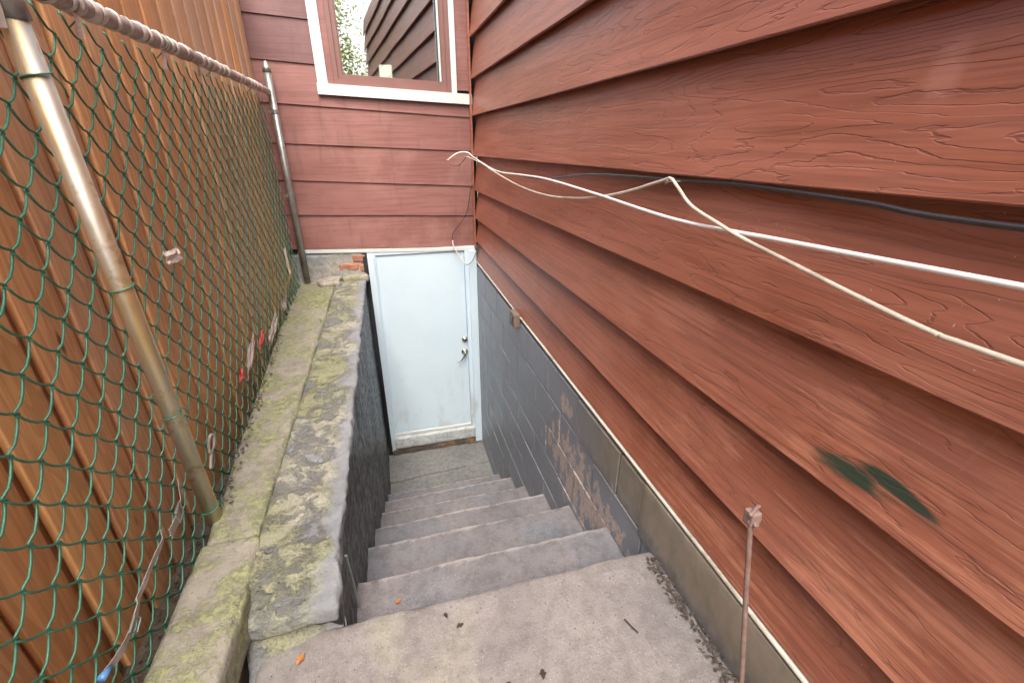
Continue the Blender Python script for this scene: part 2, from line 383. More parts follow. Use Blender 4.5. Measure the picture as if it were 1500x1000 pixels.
def slab(x0, x1, y0, y1, z0, z1, res=.02, r=.01, amp=.004, freq=6., chip=0., warp=None, seed=0.):
    """rounded, worn, uneven box as a closed skin"""
    X, Y, Z = axis(x0, x1, res, r), axis(y0, y1, res, r), axis(z0, z1, res, r)
    idx, V, F = {}, [], []
    lo = Vector((x0+r, y0+r, z0+r)); hi = Vector((x1-r, y1-r, z1-r)); sd = Vector((seed*3.1, seed*1.7, seed*5.3))
    def vert(i, j, k):
        key = (i, j, k)
        if key in idx: return idx[key]
        p = Vector((X[i], Y[j], Z[k])); q = Vector([min(max(p[a], lo[a]), hi[a]) for a in range(3)])
        d = p-q; L = d.length
        d = d/L if L > 1e-9 else Vector((0, 0, 1))
        out = q+d*r
        s = p+sd
        n = noise.fractal(s*freq, 1., 2., 4)*amp
        if chip:
            e = sorted((abs(d.x), abs(d.y), abs(d.z)))[1]
            c = noise.fractal(s*freq*2.2+Vector((9, 4, 2)), 1., 2., 3)
            if e > .2: n -= chip*max(0, c)*e*1.6
        out += d*n
        if warp: out = warp(out)
        idx[key] = len(V); V.append(tuple(out)); return idx[key]
    nx, ny, nz = len(X)-1, len(Y)-1, len(Z)-1
    for i in range(nx):
        for j in range(ny):
            F.append((vert(i, j, nz), vert(i+1, j, nz), vert(i+1, j+1, nz), vert(i, j+1, nz)))
            F.append((vert(i, j, 0), vert(i, j+1, 0), vert(i+1, j+1, 0), vert(i+1, j, 0)))
    for i in range(nx):
        for k in range(nz):
            F.append((vert(i, 0, k), vert(i+1, 0, k), vert(i+1, 0, k+1), vert(i, 0, k+1)))
            F.append((vert(i, ny, k), vert(i, ny, k+1), vert(i+1, ny, k+1), vert(i+1, ny, k)))
    for j in range(ny):
        for k in range(nz):
            F.append((vert(0, j, k), vert(0, j, k+1), vert(0, j+1, k+1), vert(0, j+1, k)))
            F.append((vert(nx, j, k), vert(nx, j+1, k), vert(nx, j+1, k+1), vert(nx, j, k+1)))
    return V, F
def smooth_pts(P, sub=6):
    P = [Vector(p) for p in P]; out = []
    for i in range(len(P)-1):
        a, b, c, d = P[max(i-1, 0)], P[i], P[i+1], P[min(i+2, len(P)-1)]
        for k in range(sub):
            t = k/sub
            out.append(.5*((2*b)+(c-a)*t+(2*a-5*b+4*c-d)*t*t+(3*b-a-3*c+d)*t**3))
    return out+[P[-1]]
def tube(P, r, sides=8, rad=None):
    P = [Vector(p) for p in P]; V, F = [], []; prev = None
    for i, p in enumerate(P):
        t = (P[min(i+1, len(P)-1)]-P[max(i-1, 0)]).normalized()
        u = prev if prev is not None else (Vector((0, 0, 1)) if abs(t.z) < .9 else Vector((1, 0, 0)))
        u = (u-t*u.dot(t)).normalized(); prev = u; v = t.cross(u)
        rr = rad(i) if rad else r
        for s in range(sides):
            a = 2*math.pi*s/sides; V.append(tuple(p+(u*math.cos(a)+v*math.sin(a))*rr))
    n = len(P)
    for i in range(n-1):
        for s in range(sides):
            s2 = (s+1) % sides; F.append((i*sides+s, i*sides+s2, (i+1)*sides+s2, (i+1)*sides+s))
    F.append(tuple(range(sides))[::-1]); F.append(tuple((n-1)*sides+s for s in range(sides)))
    return V, F
def lathe(c, prof, axis_='y', sides=20):
    """closed turned shape about an axis through c; prof = [(dist along, radius)]"""
    c = Vector(c); V, F = [], []
    U = {'y': (Vector((0, -1, 0)), Vector((1, 0, 0)), Vector((0, 0, 1))), 'z': (Vector((0, 0, 1)), Vector((1, 0, 0)), Vector((0, 1, 0)))}[axis_]
    for h, r in prof:
        for s in range(sides):
            a = 2*math.pi*s/sides; V.append(tuple(c+U[0]*h+(U[1]*math.cos(a)+U[2]*math.sin(a))*max(r, 1e-4)))
    for i in range(len(prof)-1):
        for s in range(sides):
            s2 = (s+1) % sides; F.append((i*sides+s, i*sides+s2, (i+1)*sides+s2, (i+1)*sides+s))
    F.append(tuple(range(sides))[::-1]); F.append(tuple((len(prof)-1)*sides+s for s in range(sides)))
    return V, F
def ribbon(P, w, wdir, th=.0015, tw=0., sub=5):
    """flat band along a path, with thickness; wdir = width direction, twisted along"""
    P = smooth_pts(P, sub); V, F = [], []; n = len(P)
    for i, p in enumerate(P):
        t = (P[min(i+1, n-1)]-P[max(i-1, 0)]).normalized()
        d = Vector(wdir); d = (d-t*d.dot(t)).normalized(); d = Matrix.Rotation(tw*i/n+.07*math.sin(i*.9), 3, t) @ d; e = t.cross(d)
        for a, b in ((-1, -1), (1, -1), (1, 1), (-1, 1)): V.append(tuple(p+d*(w/2*a)+e*(th/2*b)))
    for i in range(n-1):
        for k in range(4): F.append((4*i+k, 4*i+(k+1) % 4, 4*i+4+(k+1) % 4, 4*i+4+k))
    F.append((3, 2, 1, 0)); F.append((4*n-4, 4*n-3, 4*n-2, 4*n-1))
    return V, F
def fac(y, a=.3, b=4.0): return (y-a)/(b-a)

# ---------------------------------------------------------------- ground (one wide sheet with the stairwell and the house left open)
def ground():
    xs = [-400, -.48, .80, 400]; ys = [-400, .90, 4.05, 400]; V = [(x, y, -1.31) for y in ys for x in xs]; F = []
    for j in range(3):
        for i in range(3):
            if (i, j) == (1, 1): continue
            a = j*4+i; F.append((a, a+1, a+5, a+4))
    return V, F
g = mk('ground', ground(), 'ground'); g['kind'] = 'structure'
def warp_land(p):
    e = .935+.010*noise.noise(Vector((p.x*6, 1, 1)))+.03*(p.x-.25)*0
    if p.y > .80: p = Vector((p.x, p.y+(e-.935)*min(1, (p.y-.80)/.1), p.z))
    return p
l = mk('landing', slab(-.455, .737, -.9, .935, -1.46, -1.25, .016, .012, .005, 5., .018, warp_land), 'landing', None, True); l['kind'] = 'structure'
def crack(x): return 3.60+.06*(x-.3)+.03*noise.noise(Vector((x*3.1, 2, 2)))+.012*noise.noise(Vector((x*13, 2, 2)))
fl = mk('stairwell_floor', slab(-.30, .78, 3.15, 3.60, -3.25, -2.988, .02, .005, .004, 4., .01, lambda p: Vector((p.x, p.y+(crack(p.x)-3.603)*max(0, (p.y-3.15)/.45), p.z)), 3), 'floor', None, True); fl['kind'] = 'structure'
fl = mk('stairwell_floor', slab(-.30, .78, 3.60, 4.06, -3.25, -2.980, .02, .005, .004, 4., .01, lambda p: Vector((p.x, p.y+(crack(p.x)-3.597)*max(0, (4.06-p.y)/.46), p.z)), 5), 'floor', None, True); fl['kind'] = 'structure'

# ---------------------------------------------------------------- staircase
st = thing('staircase', 'worn grey concrete stairs going down to the pale blue door', 'stairs', (.24, 2.2, -3.1))
NOSE = [(1.25, -1.455), (1.625, -1.69), (2.01, -1.96), (2.405, -2.235), (2.775, -2.47), (3.20, -2.785)]
prev = .90
for i, (y, z) in enumerate(NOSE):
    sk = random.uniform(-.012, .012)
    def wp(p, y=y, z=z, i=i, sk=sk):
        t = max(0, min(1, (p.y-(y-.12))/.12)); e = .006*noise.noise(Vector((p.x*4, i*3.7, 0)))+sk*(p.x-.25)
        return Vector((p.x, p.y+e*t, p.z-.012*t*t+(.010*(p.x-.25) if z else 0)))
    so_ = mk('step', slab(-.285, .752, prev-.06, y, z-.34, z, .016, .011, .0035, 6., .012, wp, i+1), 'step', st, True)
    wz = so_.data.attributes.new('nose_wear_light', 'FLOAT', 'POINT'); ymax = max(v.co.y for v in so_.data.vertices); zmax = max(v.co.z for v in so_.data.vertices)
    wz.data.foreach_set('value', [math.exp(-math.hypot(max(0, ymax-.012-v.co.y), max(0, zmax-.014-v.co.z))/.022) for v in so_.data.vertices])   # rubbed nosings, with the treads' brighter lit fronts painted in
    prev = y

# ---------------------------------------------------------------- house
hs = thing('house', 'dark red clapboard house with window, pale basement door and grey block foundation', 'house', (.75, 4.0, -3.05))
XR = .735
# lip height of each course at the landing end (y=.3) and at the corner (y=4)
near = [-1.022, -.830, -.588, -.336, -.072, .182, .428, .682]; far = [-.992, -.815, -.615, -.386, -.114, .181, .437, .708]
while near[-1] < 2.0: near.append(near[-1]+.255); far.append(far[-1]+.255)
def zl(i, y): return near[i]+(far[i]-near[i])*fac(y)
side = mk('side_wall', hexa([(.793, -3.2, -1.06), (.99, -3.2, -1.06), (.99, 4.0, -1.06), (.793, 4.0, -1.06), (.793, -3.2, 2.2), (.99, -3.2, 2.2), (.99, 4.0, 2.2), (.793, 4.0, 2.2)]), 'core', hs)
CUTS = {0: [2.05], 1: [3.35], 2: [2.9, .05], 3: [1.95], 4: [-.6], 5: [-.9], 6: [-.3], 7: [1.2]}
def board_side(i, y0, y1):
    n = max(3, int((y1-y0)/.07)); V, F = [], []; lean = .041; th = .014
    for k in range(n+1):
        y = y0+(y1-y0)*k/n
        zb, zt = zl(i, y), zl(i+1, y)+.03
        wv = .0022*noise.noise(Vector((y*1.7, i*4.1, 0)))+.0008*noise.noise(Vector((y*9, i*4.1, 5)))
        zb += .0018*noise.noise(Vector((y*2.3, i*7.7, 3)))
        x0 = XR+wv+(.004 if i == 0 else 0)
        V += [(x0+th+.004, y, zb+.001), (x0+.003, y, zb), (x0, y, zb+.003), (x0+lean*.5+wv, y, (zb+zt)/2), (x0+lean+.002, y, zt), (x0+lean+th, y, zt)]
    for k in range(n):
        for s in range(6): F.append((6*k+s, 6*k+(s+1) % 6, 6*k+6+(s+1) % 6, 6*k+6+s))
    F.append((0, 1, 2, 3, 4, 5)[::-1]); F.append(tuple(6*n+s for s in range(6)))
    return V, F
for i in range(len(near)-1):
    cuts = [-3.2]+sorted(CUTS.get(i, [random.uniform(-2, 2)]))+[3.965]
    for a, b in zip(cuts[:-1], cuts[1:]):
        mk('siding_board', board_side(i, a+.0012, b-.0012), 'siding', side)
# white metal edge strip under the lowest course
n = 40; V = []; F = []
for k in range(n+1):
    y = -3.2+(3.97+3.2)*k/n; z = zl(0, y)-.004; x = .738
    V += [(x+.02, y, z-.010), (x-.004, y, z-.010), (x-.006, y, z-.004), (x-.004, y, z), (x+.02, y, z)]
for k in range(n):
    for s in range(5): F.append((5*k+s, 5*k+(s+1) % 5, 5*k+5+(s+1) % 5, 5*k+5+s))
F += [(0, 1, 2, 3, 4)[::-1], tuple(5*n+s for s in range(5))]
mk('edge_strip', (V, F), 'strip', side)

# end wall: courses run slightly downhill to the right
endL = [-.815, -.543, -.281, -.019, .248, .516, .785]; endR = [-.870, -.600, -.355, -.081, .169, .440, .705]   # at x=-.68 and x=.74
while endL[-1] < 1.7: endL.append(endL[-1]+.268); endR.append(endR[-1]+.265)
def ze(i, x): return endL[i]+(endR[i]-endL[i])*(x+.68)/1.42
EY = 4.0
# structural wall with the window opening and the door opening left free
def wall_piece(x0, x1, z0, z1, y0=4.035, y1=4.2): return box(x0, x1, y0, y1, z0, z1)
WX0, WX1, WZ0, WZ1 = -.30, .56, .38, 1.75          # window opening
endw = mk('end_wall', join(wall_piece(-2.2, WX0, -.86, 1.9), wall_piece(WX1, .775, -.86, 1.9), wall_piece(WX0+.0005, WX1-.0005, -.86, WZ0), wall_piece(WX0+.0005, WX1-.0005, WZ1, 1.9)), 'core', hs)
def board_end(i, x0, x1, ztop=None):
    n = max(2, int((x1-x0)/.09)); V, F = [], []; lean = .012; th = .010
    for k in range(n+1):
        x = x0+(x1-x0)*k/n; zb = ze(i, x)+.001*noise.noise(Vector((x*3, i*7.7, 3))); zt = ze(i+1, x)+.025 if ztop is None else ztop(x)
        wv = .0012*noise.noise(Vector((x*2.1, i*4.1, 0))); y = EY+wv
        f_ = (zt-zb)/(ze(i+1, x)+.025-zb)
        V += [(x, y+th+.003, zb+.001), (x, y+.002, zb), (x, y, zb+.002), (x, y+lean*.5*f_, (zb+zt)/2), (x, y+lean*f_, zt), (x, y+lean*f_+th, zt)]
    for k in range(n):
        for s in range(6): F.append((6*k+s, 6*k+6+s, 6*k+6+(s+1) % 6, 6*k+(s+1) % 6))
    F.append((0, 1, 2, 3, 4, 5)); F.append(tuple(6*n+s for s in range(6))[::-1])
    return V, F
sill_b = lambda x: .311-.0436*(x+.39)             # underside of the white sill
XE = .748
for i in range(len(endL)-1):
    if i < 3: mk('siding_board', board_end(i, -2.2, XE), 'siding_end', endw)
    elif i == 3:
        mk('siding_board', board_end(i, -2.2, XE), 'siding_end', endw)
    elif i == 4:        # cut round the sill
        mk('siding_board', board_end(i, -2.2, -.3915), 'siding_end', endw); mk('siding_board', board_end(i, -.39, XE, lambda x: sill_b(x)-.002), 'siding_end', endw)
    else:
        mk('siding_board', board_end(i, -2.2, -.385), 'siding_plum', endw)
mk('corner_board', box(.6295, .742, 3.994, 4.03, .36, 1.75), 'siding_end', endw)
mk('corner_bead', hexa([(.722, 3.955, -.88), (.7365, 3.955, -.88), (.7365, 3.998, -.88), (.722, 3.985, -.88), (.722, 3.955, 1.9), (.7365, 3.955, 1.9), (.7365, 3.998, 1.9), (.722, 3.985, 1.9)]), 'siding', endw)
# white strip over the door
def sl_box(x0, x1, y0, y1, zf, h): return hexa([(x0, y0, zf(x0)), (x1, y0, zf(x1)), (x1, y1, zf(x1)), (x0, y1, zf(x0)), (x0, y0, zf(x0)+h), (x1, y0, zf(x1)+h), (x1, y1, zf(x1)+h), (x0, y1, zf(x0)+h)])
mk('flashing_strip', sl_box(-.70, .735, 3.985, 4.03, lambda x: ze(0, x)-.031, .026), 'white', endw)

# window, tilted with its wall by about two degrees
wi = mk('window', sl_box(-.395, .745, 3.972, 4.06, lambda x: sill_b(x), .072), 'white', hs)
wi.name = 'window'; SLP = -.0436
def wbox(x0, x1, z0, z1, y0, y1):
    f = lambda x, z: z+SLP*(x+.39)
    return hexa([(x0, y0, f(x0, z0)), (x1, y0, f(x1, z0)), (x1, y1, f(x1, z0)), (x0, y1, f(x0, z0)), (x0, y0, f(x0, z1)), (x1, y0, f(x1, z1)), (x1, y1, f(x1, z1)), (x0, y1, f(x0, z1))])
mk('casing', wbox(-.388, -.318, .384, 1.70, 3.976, 4.07), 'white', wi); mk('casing', wbox(.588, .628, .384, 1.70, 3.976, 4.07), 'white', wi)
mk('casing', wbox(-.388, .628, 1.7015, 1.79, 3.976, 4.07), 'white', wi)
mk('casing_lip', wbox(-.317, -.275, .384, 1.70, 3.988, 4.07), 'siding_end', wi)
def frame(x0, x1, z0, z1, wd, y0, y1): return join(wbox(x0, x0+wd, z0, z1, y0, y1), wbox(x1-wd, x1, z0, z1, y0, y1), wbox(x0+wd+.0003, x1-wd-.0003, z0, z0+wd, y0, y1), wbox(x0+wd+.0003, x1-wd-.0003, z1-wd, z1, y0, y1))
mk('window_frame', frame(-.274, .587, .385, 1.699, .032, 3.990, 4.08), 'brownvinyl', wi)
mk('sash', join(frame(-.241, .554, .418, 1.666, .030, 4.002, 4.075), frame(-.2105, .5235, .4485, 1.6355, .008, 4.012, 4.07)), 'brownvinyl', wi)
gp = mk('pane', wbox(-.2022, .5152, .4568, 1.627, 4.026, 4.030), 'glass', wi)
dv = [(x, y+x*.057+.012, z) for x, y, z in [tuple(v.co) for v in gp.data.vertices]]
for v, q in zip(gp.data.vertices, dv): v.co.y = q[1]
mk('glazing_bead', wbox(.5025, .515, .457, 1.627, 4.006, 4.02), 'white', wi)
def room():
    v, f = box(-1.2, 1.6, 4.22, 7.2, .1, 2.4); return v, [q for k, q in enumerate(f) if k != 2]
mk('room_lining', room(), 'dark', hs)
em = bpy.data.materials.new('added_glow'); em.use_nodes = True  # added glowing slats stand in for a bright rectangle in the pane
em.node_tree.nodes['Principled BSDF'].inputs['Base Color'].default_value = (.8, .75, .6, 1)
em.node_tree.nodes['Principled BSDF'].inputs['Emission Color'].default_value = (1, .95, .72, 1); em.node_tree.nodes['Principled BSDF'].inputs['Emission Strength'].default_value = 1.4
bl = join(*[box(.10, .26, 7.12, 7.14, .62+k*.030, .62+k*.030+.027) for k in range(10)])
mk('glow_slats', bl, em, hs)

# block foundation below the side wall
fo = mk('foundation_wall', box(.7435, .99, -3.2, 4.06, -3.25, -1.062), 'mortar', hs)
BL, BH = .40, .2
def block(L, Hh): return slab(-.02, 0, 0, L-.006, 0, Hh-.006, .08, .003, .0012, 8.)
def blockmesh(L, Hh):
    v, f = slab(0, .03, 0, L-.009, 0, Hh-.009, .066, .003, .0008, 5., 0, None, random.random()*9); return meshdata('concrete_block', (v, f), 'block')
protos = [blockmesh(BL, BH) for _ in range(4)]
for r in range(10):
    z0 = -1.245-BH*r
    y = 4.0-(BL*.5 if r % 2 else 0)
    if r % 2: inst('concrete_block', blockmesh(BL*.5, BH), (.7365, 4.0-BL*.5, z0), fo)
    while y-BL > -.2:
        y -= BL
        if z0+BH < -1.26 and y < .3: break
        inst('concrete_block', random.choice(protos), (.7365+random.uniform(-.0022, .0022), y, z0+random.uniform(-.002, .002)), fo)
# the top course reaches the landing end and beyond, parged smooth
for k in range(2):
    y0 = .02-1.6*k
    mk('concrete_block', slab(.739, .76, y0-1.6, y0-.006, -1.245, -1.06, .06, .004, .002, 5.), 'block', fo, True)
mk('skim_coat', slab(.733, .745, -1., 1.02, -1.27, -1.044, .03, .004, .003, 6., 0, None, 4), 'block', fo, True)
# wall below the end-wall siding: rendered masonry left of the door, bare bricks showing
pier = mk('masonry_pier', slab(-1.3, -.243, 3.992, 4.2, -3.1, -.858, .03, .01, .008, 7., .01), 'pier', hs, True)
for (x, z, L) in ((-.325, -.945, .105), (-.44, -1.012, .16), (-.272, -1.025, .05)):
    mk('brick', slab(x, x+L, 3.9895, 4.05, z, z+.058, .010, .005, .007, 16., .018, None, x), 'brick', pier, True)
mk('flat_stone', slab(-.60, -.425, 3.78, 3.985, -1.088, -1.045, .018, .016, .008, 7., .01, lambda p: Vector((p.x+(.02*math.sin(p.y*19)), p.y, p.z)), 2), 'stone', pier, True)
mk('cement_fillet', slab(-.42, -.215, 3.90, 3.992, -1.10, -1.04, .018, .02, .007, 8., .01), 'kerb', pier, True)

# basement door
do = mk('door', slab(-.150, .628, 4.004, 4.045, -2.74, -.905, .05, .004, .0012, 1.6), 'door', hs, True)
mk('door_frame', join(box(-.205, -.152, 3.965, 4.07, -2.93, -.9), box(.667, .7345, 3.960, 4.07, -2.96, -.9)), 'jamb', do)
mk('door_stop', join(box(.6295, .6665, 3.984, 4.07, -2.90, -.9), box(-.1515, -.138, 3.988, 4.0035, -2.76, -.9)), 'jamb', do)
mk('door_head', box(-.205, .7345, 3.99, 4.07, -.898, -.86), 'jamb', do)
mk('door_sweep', slab(-.150, .628, 3.988, 4.003, -2.765, -2.735, .06, .004, .001), 'white', do)
mk('threshold', slab(-.17, .668, 3.952, 4.06, -2.90, -2.772, .03, .008, .003, 5., .006), 'sillgrey', do, True)
mk('rotten_sill', slab(-.20, .70, 3.965, 4.05, -2.99, -2.905, .018, .012, .012, 9., .02), 'rotwood', do, True)
db = mk('deadbolt', lathe((.602, 4.004, -1.77), [(0, .030), (.008, .030), (.013, .026), (.016, .018), (.022, .017), (.024, .014)]), 'steel', do, True)
mk('keyway', box(.600, .604, 3.977, 3.9835, -1.778, -1.762), 'cable_black', db)
lv = mk('lever_handle', lathe((.595, 4.004, -1.90), [(0, .033), (.008, .033), (.014, .027), (.018, .014), (.045, .012), (.052, .013), (.056, .009)]), 'steel', do, True)
mk('lever', tube(smooth_pts([(.597, 3.955, -1.895), (.58, 3.952, -1.93), (.555, 3.955, -1.965), (.53, 3.953, -1.98), (.512, 3.954, -1.985)]), .008, 10, lambda i: .009-.00018*i), 'steel', lv, True)

# small wooden bracket tucked under the siding edge
wb = thing('wooden_bracket', 'small weathered wooden block fixed to grey foundation under siding edge', 'bracket', (.72, 2.6, -1.09))
mk('block', slab(.695, .737, 2.53, 2.64, -1.085, -.99, .02, .005, .003, 12., .004), 'oldwood', wb, True)
mk('notch_plate', box(.690, .6955, 2.56, 2.60, -1.055, -1.015), 'cable_black', wb)

# ---------------------------------------------------------------- low wall on the fence side of the stairwell
sw = thing('stairwell_wall', 'low grey rendered wall with lichen crust along the stairs', 'wall', (-.36, 2.4, -3.1))
def drop(y):                                     # the near end steps down: a rounded shoulder, a ledge, then the apron
    d = .995-y
    if d <= 0: return 0
    t = min(1, d/.035); return .055*t*t*(3-2*t)+1.1*max(0, d-.075)
def warp_wall(p):
    x, y, z = p
    if x > -.30 and z < -1.1: x += -.006+.012*noise.noise(Vector((y*3.2, z*.6, 2)))+.006*noise.noise(Vector((y*17, z*1.0, 7)))
    if z > -1.3: z -= drop(y)
    return Vector((x, y, z))
mk('wall_body', slab(-.47, -.240, .935, 4.0, -3.2, -1.098, .03, .006, .004, 4., .0, warp_wall), 'blackwall', sw, True)
def warp_cap(p):
    x, y, z = p
    l1 = noise.fractal(Vector((x*9, y*9, 3)), 1., 2., 5); l2 = noise.fractal(Vector((x*30, y*30, 8)), 1., 2., 4)
    z0 = z
    if z > -1.105: z += .010*max(0, l1)+.0055*max(-.2, l2)
    if x > -.30: x += .010*noise.noise(Vector((0, y*5, 3)))+.008*noise.fractal(Vector((0, y*16, z*20)), 1., 2., 4)
    z -= drop(y)
    if y < .97 and z0 > -1.105: z += .012*l1
    return Vector((x, y, z))
mk('render_cap', slab(-.475, -.236, .905, 4.0, -1.128, -1.082, .010, .010, .003, 6., .008, warp_cap), 'render', sw, True)
def apron():
    nx, ny = 26, 26; V, F = [], []
    for j in range(ny+1):
        for i in range(nx+1):
            u, t = i/nx, j/ny; x = -.495+.250*u+.03*t*(1-u); y = 1.0-.17*t+.085*t*u+.006*noise.noise(Vector((u*5, t*5, 1)))
            z = -1.145-.118*min(1, t*1.25)**1.3+.012*noise.fractal(Vector((x*14, y*14, 2)), 1., 2., 4)*(1-t*.6)
            V.append((x, y, z))
    for j in range(ny):
        for i in range(nx): a = j*(nx+1)+i; F.append((a, a+nx+1, a+nx+2, a+1))
    b0 = len(V); per = [i for i in range(nx+1)]+[j*(nx+1)+nx for j in range(1, ny+1)]+[ny*(nx+1)+i for i in range(nx-1, -1, -1)]+[j*(nx+1) for j in range(ny-1, 0, -1)]
    for q in per: V.append((V[q][0], V[q][1], -1.34))
    m_ = len(per)
    for k in range(m_): F.append((per[k], per[(k+1) % m_], b0+(k+1) % m_, b0+k))
    F.append(tuple(b0+k for k in range(m_))[::-1])
    return V, F
mk('render_apron', apron(), 'render', sw, True)
mk('gap_shade_strip', box(-.2425, -.2055, 3.982, 4.1, -3.1, -.9), 'blackwall', sw)  # black strip standing in for the shade in the gap by the frame
mk('iron_strip', tube([(-.231, 1.11, -1.42), (-.232, 1.10, -1.26), (-.234, 1.09, -1.16)], .0045, 6), 'galv', sw)

# kerb slabs under the wire fence
def kx0(y): return -.625-.066*(y-1.18)           # outer edge drifts with the fence
def warp_k(p): 
    t = (p.x+.478)/(-.147)
    x = -.478+t*(kx0(p.y)+.478)+.008*noise.noise(Vector((1, p.y*4, 2)))*t
    return Vector((x, p.y, p.z+.006*noise.fractal(Vector((p.x*11, p.y*11, 4)), 1., 2., 4)))
k1 = mk('kerb_slab', slab(-.625, -.478, 1.165, 3.99, -1.33, -1.082, .016, .016, .003, 6., .012, warp_k), 'kerb', None, True)
tag(k1, 'long mossy concrete kerb slab with the gold fence post standing on it', 'kerb')
k2 = mk('kerb_slab', slab(-.628, -.463, -1.0, 1.158, -1.20, -1.072, .016, .016, .004, 6., .014, lambda p: Vector((p.x, p.y, p.z+.007*noise.fractal(Vector((p.x*10, p.y*10, 9)), 1., 2., 4)))), 'kerb', None, True)
tag(k2, 'mossy concrete kerb slab with a dark open gap beside grey render', 'kerb')
mk('slab_footing', box(-.625, -.485, -.95, 1.10, -1.335, -1.19), 'ground', k2)

# ---------------------------------------------------------------- chain-link fence
cf = thing('chain_link_fence', 'green chain-link fence with steel posts and wrapped top rail', 'fence', (-.67, 2.1, -1.1))
FA, FB = Vector((-.672, .25)), Vector((-.752, 3.905))       # line of the wire
fl_ = (FB-FA).length; fd = (FB-FA)/fl_; fang = math.atan2(fd.y, fd.x)-math.pi/2
PT = .104; ZT, ZB = .272, -1.20
def wire_path(var):
    rnd = random.Random(var); P = []; nh = int((ZT-ZB)/(PT/2))
    for h in range(nh+1):
        z = ZT-h*PT/2; side = 1 if h % 2 else -1
        s = side*(PT*.25+.0025)+rnd.uniform(-.001, .001)
        nx = -side*(PT*.25+.0025)
        off = .0026*side
        P += [(off, s-side*.003, z+.0045), (off*.2, s, z), (-off, s-side*.003, z-.0045)]
        if h < nh:
            for k in (.25, .5, .75):
                bulge = .007*math.sin(math.pi*k)*side
                P.append((-off*(1-2*k), s+(nx-s)*k+bulge, z-PT/2*k))
    return P
wm = [meshdata('wire', tube(wire_path(v), .0027, 6), 'greenwire', True) for v in range(4)]
nw = int(fl_/(PT/2))
for i in range(nw):
    p = FA+fd*(i*PT/2)
    sag = .004*math.sin(i*.55)
    inst('wire', wm[i % 4], (p.x+.006*noise.noise(Vector((i*.21, 0, 0))), p.y, sag+(PT/2 if i % 2 else 0)-PT/2), cf, fang)
np_ = mk('near_post', tube([(-.628, 1.275, -1.10), (-.629, 1.24, -.4), (-.630, 1.205, .245)], .0225, 28), 'post', cf, True)
mk('post_cap', join(tube([(-.630, 1.210, .205), (-.630, 1.206, .262)], .026, 24), tube([(-.632, 1.16, .288), (-.634, 1.25, .290)], .033, 20)), 'galv', np_, True)
rail = [Vector((-.612, .2, .268)), Vector((-.637, 1.2, .282)), Vector((-.668, 2.2, .300)), Vector((-.715, 3.90, .315))]
rp = smooth_pts(rail, 24)
tr_ = mk('top_rail', tube(rp, .0205, 20), 'railpipe', cf, True)
for a in range(40):                                   # turns of plastic wound round the rail
    t = (.26+.70*a/40)+random.uniform(-.006, .006)
    i = int(t*(len(rp)-2)); c = rp[i]; dr = (rp[i+1]-rp[i]).normalized(); wl_ = random.uniform(.006, .019); tilt = random.uniform(-.25, .25); ex = random.uniform(.0025, .006)
    V, F = [], []
    for q, (s, rr) in enumerate(((-1, .0214), (-.55, .0212+ex*.8), (.2, .0212+ex), (.8, .0212+ex*.5), (1, .0214))):
        for k in range(16):
            an = 2*math.pi*k/16; lump = 1+.08*noise.noise(Vector((a*3.1, an*1.3, s)))
            V.append(tuple(c+dr*(s*wl_+tilt*.02*math.cos(an))+Vector((math.cos(an), 0, math.sin(an)))*rr*lump))
    for q in range(4):
        for k in range(16): F.append((q*16+k, q*16+(k+1) % 16, q*16+16+(k+1) % 16, q*16+16+k))
    mk('plastic_wrap', (V, F), 'wrap', tr_, True)
for (t, L) in ((.285, .05), (.33, .075), (.43, .05), (.60, .06), (.70, .045), (.83, .05), (.9, .04)):
    c = rp[int(t*(len(rp)-1))]; mk('wrap_tail', ribbon([(c.x, c.y, c.z-.015), (c.x+.01, c.y+.012, c.z-.03), (c.x+.002, c.y+.02, c.z-.02-L)], .012, (0, 1, 0), .0008, .9), 'wrap', tr_)
fp = mk('far_post', tube([(-.700, 3.93, -1.09), (-.702, 3.93, .45)], .0245, 24), 'galv', cf, True)
mk('post_cap', lathe((-.702, 3.93, .435), [(0, .0275), (.03, .0275), (.034, .024), (.05, .020), (.065, .010), (.07, .002)], 'z'), 'galv', fp, True)
for z in (.19, -.38): mk('clamp_band', join(tube([(-.701, 3.93, z-.012), (-.701, 3.93, z+.012)], .0275, 24), box(-.745, -.715, 3.90, 3.906, z-.011, z+.011)), 'galv', fp)
def tie(c, r, z, ph):
    P = [(c[0]+r*math.cos(a*.5+ph), c[1]+r*math.sin(a*.5+ph), z+.004*a*.5) for a in range(13)]
    P += [(c[0]+r*1.5*math.cos(6+ph), c[1]+r*1.7*math.sin(6+ph), z+.002), (c[0]+r*1.7*math.cos(6.2+ph), c[1]+r*2.2*math.sin(6.2+ph), z-.018)]
    return tube(smooth_pts(P, 3), .0019, 6)
for z in (.10, -.335, -.70, -1.055):
    y = 1.275-.0522*(z+1.1); mk('tie_wire', tie((-.629, y), .0245, z, 1.3), 'greenwire', cf, True)
for t in (.30, .44, .62, .74, .88):
    c = rp[int(t*(len(rp)-1))]
    P = [(c.x+.024*math.cos(a*.55), c.y+.003*a, c.z+.024*math.sin(a*.55)) for a in range(-3, 9)]+[(c.x-.03, c.y+.02, c.z-.045)]
    mk('tie_wire', tube(smooth_pts(P, 2), .0018, 6), 'greenwire', cf, True)

